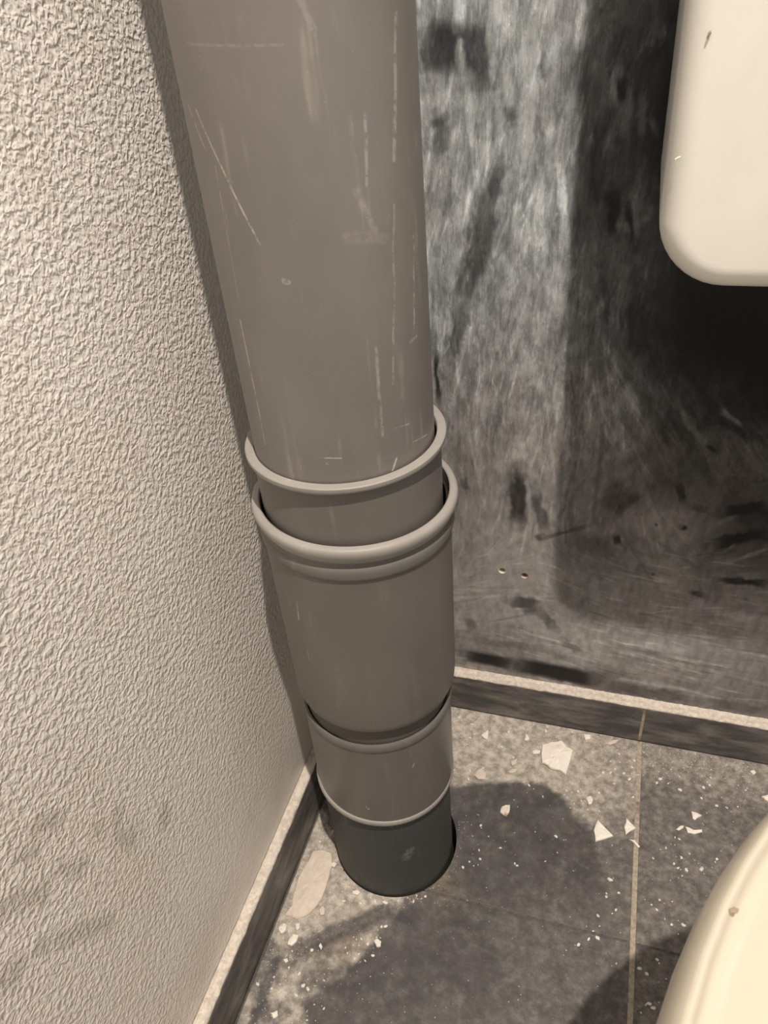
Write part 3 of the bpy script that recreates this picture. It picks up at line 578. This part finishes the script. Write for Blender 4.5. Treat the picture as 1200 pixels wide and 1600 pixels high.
# ------------------------------------------------------------------ plaster chips on the floor
def chip(pts, h, mat, label, seed=0, name='plaster_chip', z0=0.0004, lift=0.0, dome=0.0):
    P = [Vector((*at_floor(u, v), 0)) for u, v in pts]; c = sum(P, Vector())/len(P); r = random.Random(seed)
    area = sum(P[i].x*P[(i+1) % len(P)].y-P[(i+1) % len(P)].x*P[i].y for i in range(len(P)))
    if area < 0: P.reverse()
    Q = []                                               # break every edge once so the outline is ragged
    for i in range(len(P)):
        a, b = P[i], P[(i+1) % len(P)]; Q.append(a-c); m = (a+b)/2-c; e = (b-a)
        Q.append(m+Vector((e.y, -e.x, 0))*r.uniform(-0.07, 0.07))
    n = len(Q); V, F = [], []
    for (sc, z) in ((0.95, 0.0), (1.0, h*0.35), (0.97, h*0.9), (0.75, h*1.05), (0.40, h*(1.1+dome))):
        for q in Q: V.append((q.x*sc, q.y*sc, z*(1+r.uniform(-0.12, 0.12) if z else 1)+lift*max(0, q.y)/0.02*0.1))
    V.append((0, 0, h*(1.12+dome)))
    for k in range(4):
        for i in range(n): F.append((k*n+i, k*n+(i+1) % n, (k+1)*n+(i+1) % n, (k+1)*n+i))
    for i in range(n): F.append((4*n+i, 4*n+(i+1) % n, 5*n))
    F.append(tuple(reversed(range(n))))
    o = link(name, mesh_from(name, V, F, False), mat); o.location = (c.x, c.y, z0)
    return tag(o, label, 'plaster chip')
def z3(pts): return [(700+x/3.871, 1080+y/3.871) for x, y in pts]
def z4(pts): return [(980+x/4, 1200+y/4) for x, y in pts]
def z5(pts): return [(280+x/2.5, 1180+y/2.5) for x, y in pts]
def z6(pts): return [(360+x/3.53, 1380+y/3.53) for x, y in pts]
chip(z3([(570, 335), (620, 318), (685, 308), (715, 345), (755, 368), (745, 410), (712, 518), (672, 485), (620, 475), (600, 455), (567, 440)]), 0.0035, m_chip, 'largest jagged white plaster chip, lying below the back skirting', 1, dome=0.3)
chip(z5([(525, 376), (560, 372), (597, 384), (600, 430), (588, 475), (560, 560), (515, 618), (460, 642), (415, 628), (440, 600), (455, 530), (485, 450)]), 0.0022, m_chip2, 'long curved tan plaster flake between the charcoal pipe stub and left skirting', 2)
chip(z3([(905, 787), (998, 885), (890, 918), (880, 850)]), 0.0030, m_chip, 'pointed cream triangular chip left of the long grout line, the bigger of two', 3)
chip(z3([(1078, 778), (1135, 838), (1072, 877), (1063, 830)]), 0.0026, m_chip, 'small pointed cream chip touching the long grout line on its left side', 4)
chip(z3([(325, 705), (375, 695), (372, 735), (352, 768), (315, 740)]), 0.0026, m_chip3, 'small pale chip with a brown spot on the dark clean floor patch', 5)
chip(z3([(243, 240), (238, 300), (200, 272)]), 0.0018, m_chip, 'small triangular chip on dusty floor close to pipe and back skirting', 6)
chip(z3([(470, 262), (493, 292), (482, 306), (462, 300)]), 0.0018, m_chip, 'little white chip on dusty floor left of the largest jagged chip', 7)
chip(z3([(510, 368), (535, 358), (560, 366), (552, 382), (515, 385)]), 0.0016, m_chip, 'small oblong chip beside the left edge of the largest jagged chip', 8)
chip(z3([(378, 428), (417, 412), (412, 445), (388, 456)]), 0.0016, m_chip2, 'dull tan chip above the dark floor patch, upper of two neighbours', 9)
chip(z3([(360, 492), (385, 476), (418, 474), (412, 492), (380, 500)]), 0.0014, m_chip2, 'dull tan sliver at the upper rim of the dark floor patch', 10)
chip(z3([(820, 268), (860, 272), (862, 292), (830, 300)]), 0.0018, m_chip, 'small white chip at the foot of back skirting, right of largest chip', 11)
chip(z3([(1095, 900), (1125, 905), (1160, 945), (1150, 952), (1120, 918)]), 0.0014, m_chip, 'thin curled white sliver against the left side of the grout line', 12)
chip(z3([(835, 655), (860, 640), (876, 660), (868, 688), (848, 690)]), 0.0020, m_crumb, 'roundish white lump in the crumb cluster right of dark patch', 13)
chip(z3([(955, 322), (1000, 300), (1030, 298), (1015, 318), (980, 328)]), 0.0012, m_chip2, 'flat tan sliver by the back skirting near its tile joint', 14)
chip(z4([(398, 278), (465, 305), (420, 333), (405, 318)]), 0.0022, m_chip, 'small triangular cream chip between the grout line and toilet lid', 15)
chip(z4([(362, 372), (385, 380), (402, 395), (466, 392), (468, 405), (420, 418), (375, 410)]), 0.0018, m_chip, 'bent greyish white flake below the triangular chip near toilet lid', 16)
chip(z4([(305, 388), (325, 370), (352, 366), (350, 378), (322, 396)]), 0.0014, m_chip, 'thin curled white paring left of the bent flake near toilet lid', 17)
chip(z4([(838, 185), (885, 172), (900, 230), (860, 205)]), 0.0022, m_chip, 'cream chip at the right edge of the floor above toilet lid', 18)
chip(z4([(765, 25), (790, 18), (803, 36), (785, 48)]), 0.0018, m_crumb, 'white lump at far right below the back skirting', 19)
chip(z6([(270, 242), (296, 226), (314, 240), (308, 268), (284, 286), (270, 265)]), 0.0026, m_crumb, 'white lump by the left skirting just below the long curved flake', 20)
chip(z6([(332, 305), (350, 288), (377, 292), (368, 325), (340, 352), (318, 345)]), 0.0024, m_chip, 'pinkish white angular chip, largest below the long curved flake', 21)
chip(z6([(792, 325), (815, 312), (834, 328), (830, 355), (808, 358)]), 0.0026, m_crumb, 'bright white lump alone on dark floor in front of pipe stub', 22)
chip(z6([(490, 150), (510, 132), (524, 150), (518, 178), (498, 180)]), 0.0020, m_chip2, 'small tan lump between the long curved flake and pipe stub', 23)
chip(z6([(362, 228), (385, 226), (382, 255), (366, 264)]), 0.0018, m_crumb, 'small white lump at the lower tip of the long curved flake', 24)
chip(z6([(675, 48), (700, 42), (718, 55), (700, 70), (678, 64)]), 0.0018, m_crumb, 'white chip lying close to the foot of the charcoal pipe stub', 25)
chip(z6([(225, 722), (262, 708), (266, 735), (240, 752)]), 0.0022, m_chip, 'cream chip at the bottom edge near the left skirting', 26)
chip(z6([(292, 426), (315, 420), (322, 434), (304, 444)]), 0.0016, m_crumb, 'small white flat chip on dusty floor beside left skirting', 27)
chip(z6([(488, 352), (500, 334), (510, 355), (502, 374)]), 0.0018, m_crumb, 'small pointed white chip on the wiped grey swipe of floor', 28)
chip(z3([(180, 480), (205, 470), (230, 505), (222, 540), (180, 535), (160, 515)]), 0.0016, m_chip2, 'crumbly whitish heap on dusty floor right beside the pipe', 29)
chip(z5([(590, 430), (605, 420), (616, 428), (606, 442)]), 0.0018, m_crumb, 'tiny white chip at upper end of the long curved flake', 30)

# loose crumbs: every one its own object
CR_MESH = []
for k in range(6):
    bm = bmesh.new(); bmesh.ops.create_icosphere(bm, subdivisions=1, radius=1.0); r = random.Random(50+k)
    for v in bm.verts: v.co = Vector((v.co.x*r.uniform(0.7, 1.2), v.co.y*r.uniform(0.6, 1.0), max(v.co.z*r.uniform(0.5, 0.9), -0.45)))
    me = bpy.data.meshes.new('plaster_crumb'); bm.to_mesh(me); bm.free(); me.materials.append(m_crumb if k < 4 else m_chip); CR_MESH.append(me)
A_, B_, C_, D_, E_, F_, G_, H_, I_ = ('among the pale debris along the foot of the back skirting', 'in the tight cluster beside the right rim of the dark patch', 'on the tile between the long grout line and toilet lid', 'in the toilet shadow along the grout line',
    'on the tile just left of the long grout line', 'on the dark clean patch right of the pipe stub', 'on the dusty floor between pipe and largest jagged chip', 'on the dusty floor between left skirting and dark patch', 'around the foot of the charcoal pipe stub')
CL = [(905, 1250, 14, 10, 9, B_), (890, 1235, 22, 10, 6, B_), (870, 1135, 60, 8, 10, A_), (960, 1190, 35, 14, 12, A_), (985, 1215, 8, 18, 8, E_), (1030, 1220, 10, 8, 6, C_), (1070, 1225, 30, 20, 10, C_), (1055, 1330, 22, 26, 14, C_), (1100, 1360, 20, 10, 6, C_), (955, 1400, 20, 40, 12, E_), (1045, 1430, 18, 16, 10, C_),
      (1030, 1520, 12, 20, 6, D_), (1015, 1575, 10, 12, 6, D_), (750, 1300, 15, 25, 8, F_), (740, 1350, 10, 8, 4, F_), (745, 1205, 15, 6, 6, G_), (770, 1150, 35, 25, 10, G_), (722, 1135, 10, 18, 8, G_), (560, 1490, 15, 12, 12, H_), (590, 1465, 12, 10, 8, H_), (490, 1530, 15, 20, 8, H_), (478, 1585, 10, 10, 5, H_),
      (450, 1470, 22, 25, 8, H_), (520, 1385, 12, 12, 8, I_), (600, 1408, 30, 4, 9, I_), (650, 1400, 15, 4, 6, I_), (430, 1560, 18, 25, 6, H_), (1170, 1230, 15, 12, 5, C_), (1125, 1250, 25, 18, 6, C_), (830, 1320, 45, 30, 6, F_), (910, 1510, 30, 40, 6, E_), (505, 1300, 8, 15, 5, I_)]
rc = random.Random(23); taken = []
def blocked(x, y, s):
    if math.hypot(x-FH[0], y-FH[1]) < FH[2]+s+0.0008 or x < 0.0125+s or y > -0.0135-s: return True
    if abs(x-0.31) < 0.0022+s*0.5: return False
    return any(math.hypot(x-a, y-b) < s+c for a, b, c in taken)
chips = [o for o in COL.objects if o.name.startswith('plaster_chip')]
for o in chips:
    rad = max(math.hypot(v.co.x, v.co.y) for v in o.data.vertices); taken.append((o.location.x, o.location.y, rad*0.8))
for (u, v, su, sv, n, where) in CL:
    for _ in range(n):
        for _try in range(12):
            x, y = at_floor(rc.gauss(u, su), rc.gauss(v, sv)); s = rc.choice((0.0005, 0.0006, 0.0008, 0.0009, 0.0011, 0.0015, 0.0019))*rc.uniform(0.85, 1.15)
            if not blocked(x, y, s): break
        else: continue
        taken.append((x, y, s)); o = link('plaster_crumb', rc.choice(CR_MESH)); o.location = (x, y, 0.45*s+0.0001); o.scale = (s*rc.uniform(0.8, 1.5), s, s); o.rotation_euler = (0, 0, rc.uniform(0, 6.28))
        tag(o, 'tiny white plaster crumb '+where, 'crumb', 'plaster crumbs '+where)
# fine grit: nobody could count it
def grit(name, pts, label, mat, cat='grit'):
    V, F = [], []; r = random.Random(99)
    for (x, y, z, s) in pts:
        b = len(V); a = r.uniform(0, 6.28)
        for k in range(3): V.append((x+math.cos(a+2.1*k)*s, y+math.sin(a+2.1*k)*s*r.uniform(0.6, 1), z))
        V.append((x, y, z+s*r.uniform(0.7, 1.3))); F += [(b, b+1, b+3), (b+1, b+2, b+3), (b+2, b, b+3), (b+2, b+1, b)]
    o = link(name, mesh_from(name, V, F, False), mat, None, 'stuff'); tag(o, label, cat); return o
pts = []
for _ in range(2600):
    k = rc.random()
    if k < 0.42: x, y = rc.uniform(0.12, 0.42), -0.0135-abs(rc.gauss(0, 0.022))
    elif k < 0.72: x, y = 0.0125+abs(rc.gauss(0, 0.035)), rc.uniform(-0.36, -0.14)
    elif k < 0.80: a = rc.uniform(0, 6.28); d = FH[2]+0.001+abs(rc.gauss(0, 0.008)); x, y = FH[0]+d*math.cos(a), FH[1]+d*math.sin(a)
    else: x, y = rc.uniform(0.06, 0.40), rc.uniform(-0.36, -0.02)
    if math.hypot(x-FH[0], y-FH[1]) < FH[2]+0.0006 or x < 0.0115 or y > -0.0125: continue
    pts.append((x, y, 0.0, rc.choice((0.0002, 0.0003, 0.0003, 0.0004, 0.0005, 0.0007))))
grit('plaster_grit', pts, 'fine pale plaster grit and dust grains strewn over the floor', m_chip)
pts = []
for _ in range(420):
    if rc.random() < 0.5: pts.append((rc.uniform(0.0012, 0.0085), rc.uniform(-0.5, -0.06), SH_L+0.0016, rc.uniform(0.0002, 0.0007)))
    else: pts.append((rc.uniform(0.13, 0.45), -rc.uniform(0.0015, 0.0105), SH_B+0.0016, rc.uniform(0.0002, 0.0007)))
grit('ledge_grit', pts, 'pale sandy grains lying along the tops of both skirtings', m_ledge)

# flecks of dirt stuck to the cistern and the lid
def fleck(loc, size, rot, mat, label):
    o = link('dirt_fleck', None if False else CR_MESH[0].copy(), None); o.data.materials.clear(); o.data.materials.append(mat)
    o.location = loc; o.scale = size; o.rotation_euler = rot; return tag(o, label, 'fleck')
x, z = at_back(1107, 55, -CD); fleck((x, -CD-0.0008, z), (0.0007, 0.0006, 0.0028), (0, 0.30, 0), m_brown, 'thin brown fleck near the top of the cistern front')
x, z = at_back(1058, 247, -CD); fleck((x, -CD-0.0008, z), (0.0007, 0.0006, 0.0026), (0, 1.0, 0), m_chip, 'pale yellowish splinter stuck low on the cistern front')
x, y = at_floor(1147, 1423, 0.410); fleck((x, y, 0.4102), (0.0018, 0.0016, 0.0010), (0, 0, 0.4), m_brown, 'round brown dirt spot on the rim of the toilet lid')
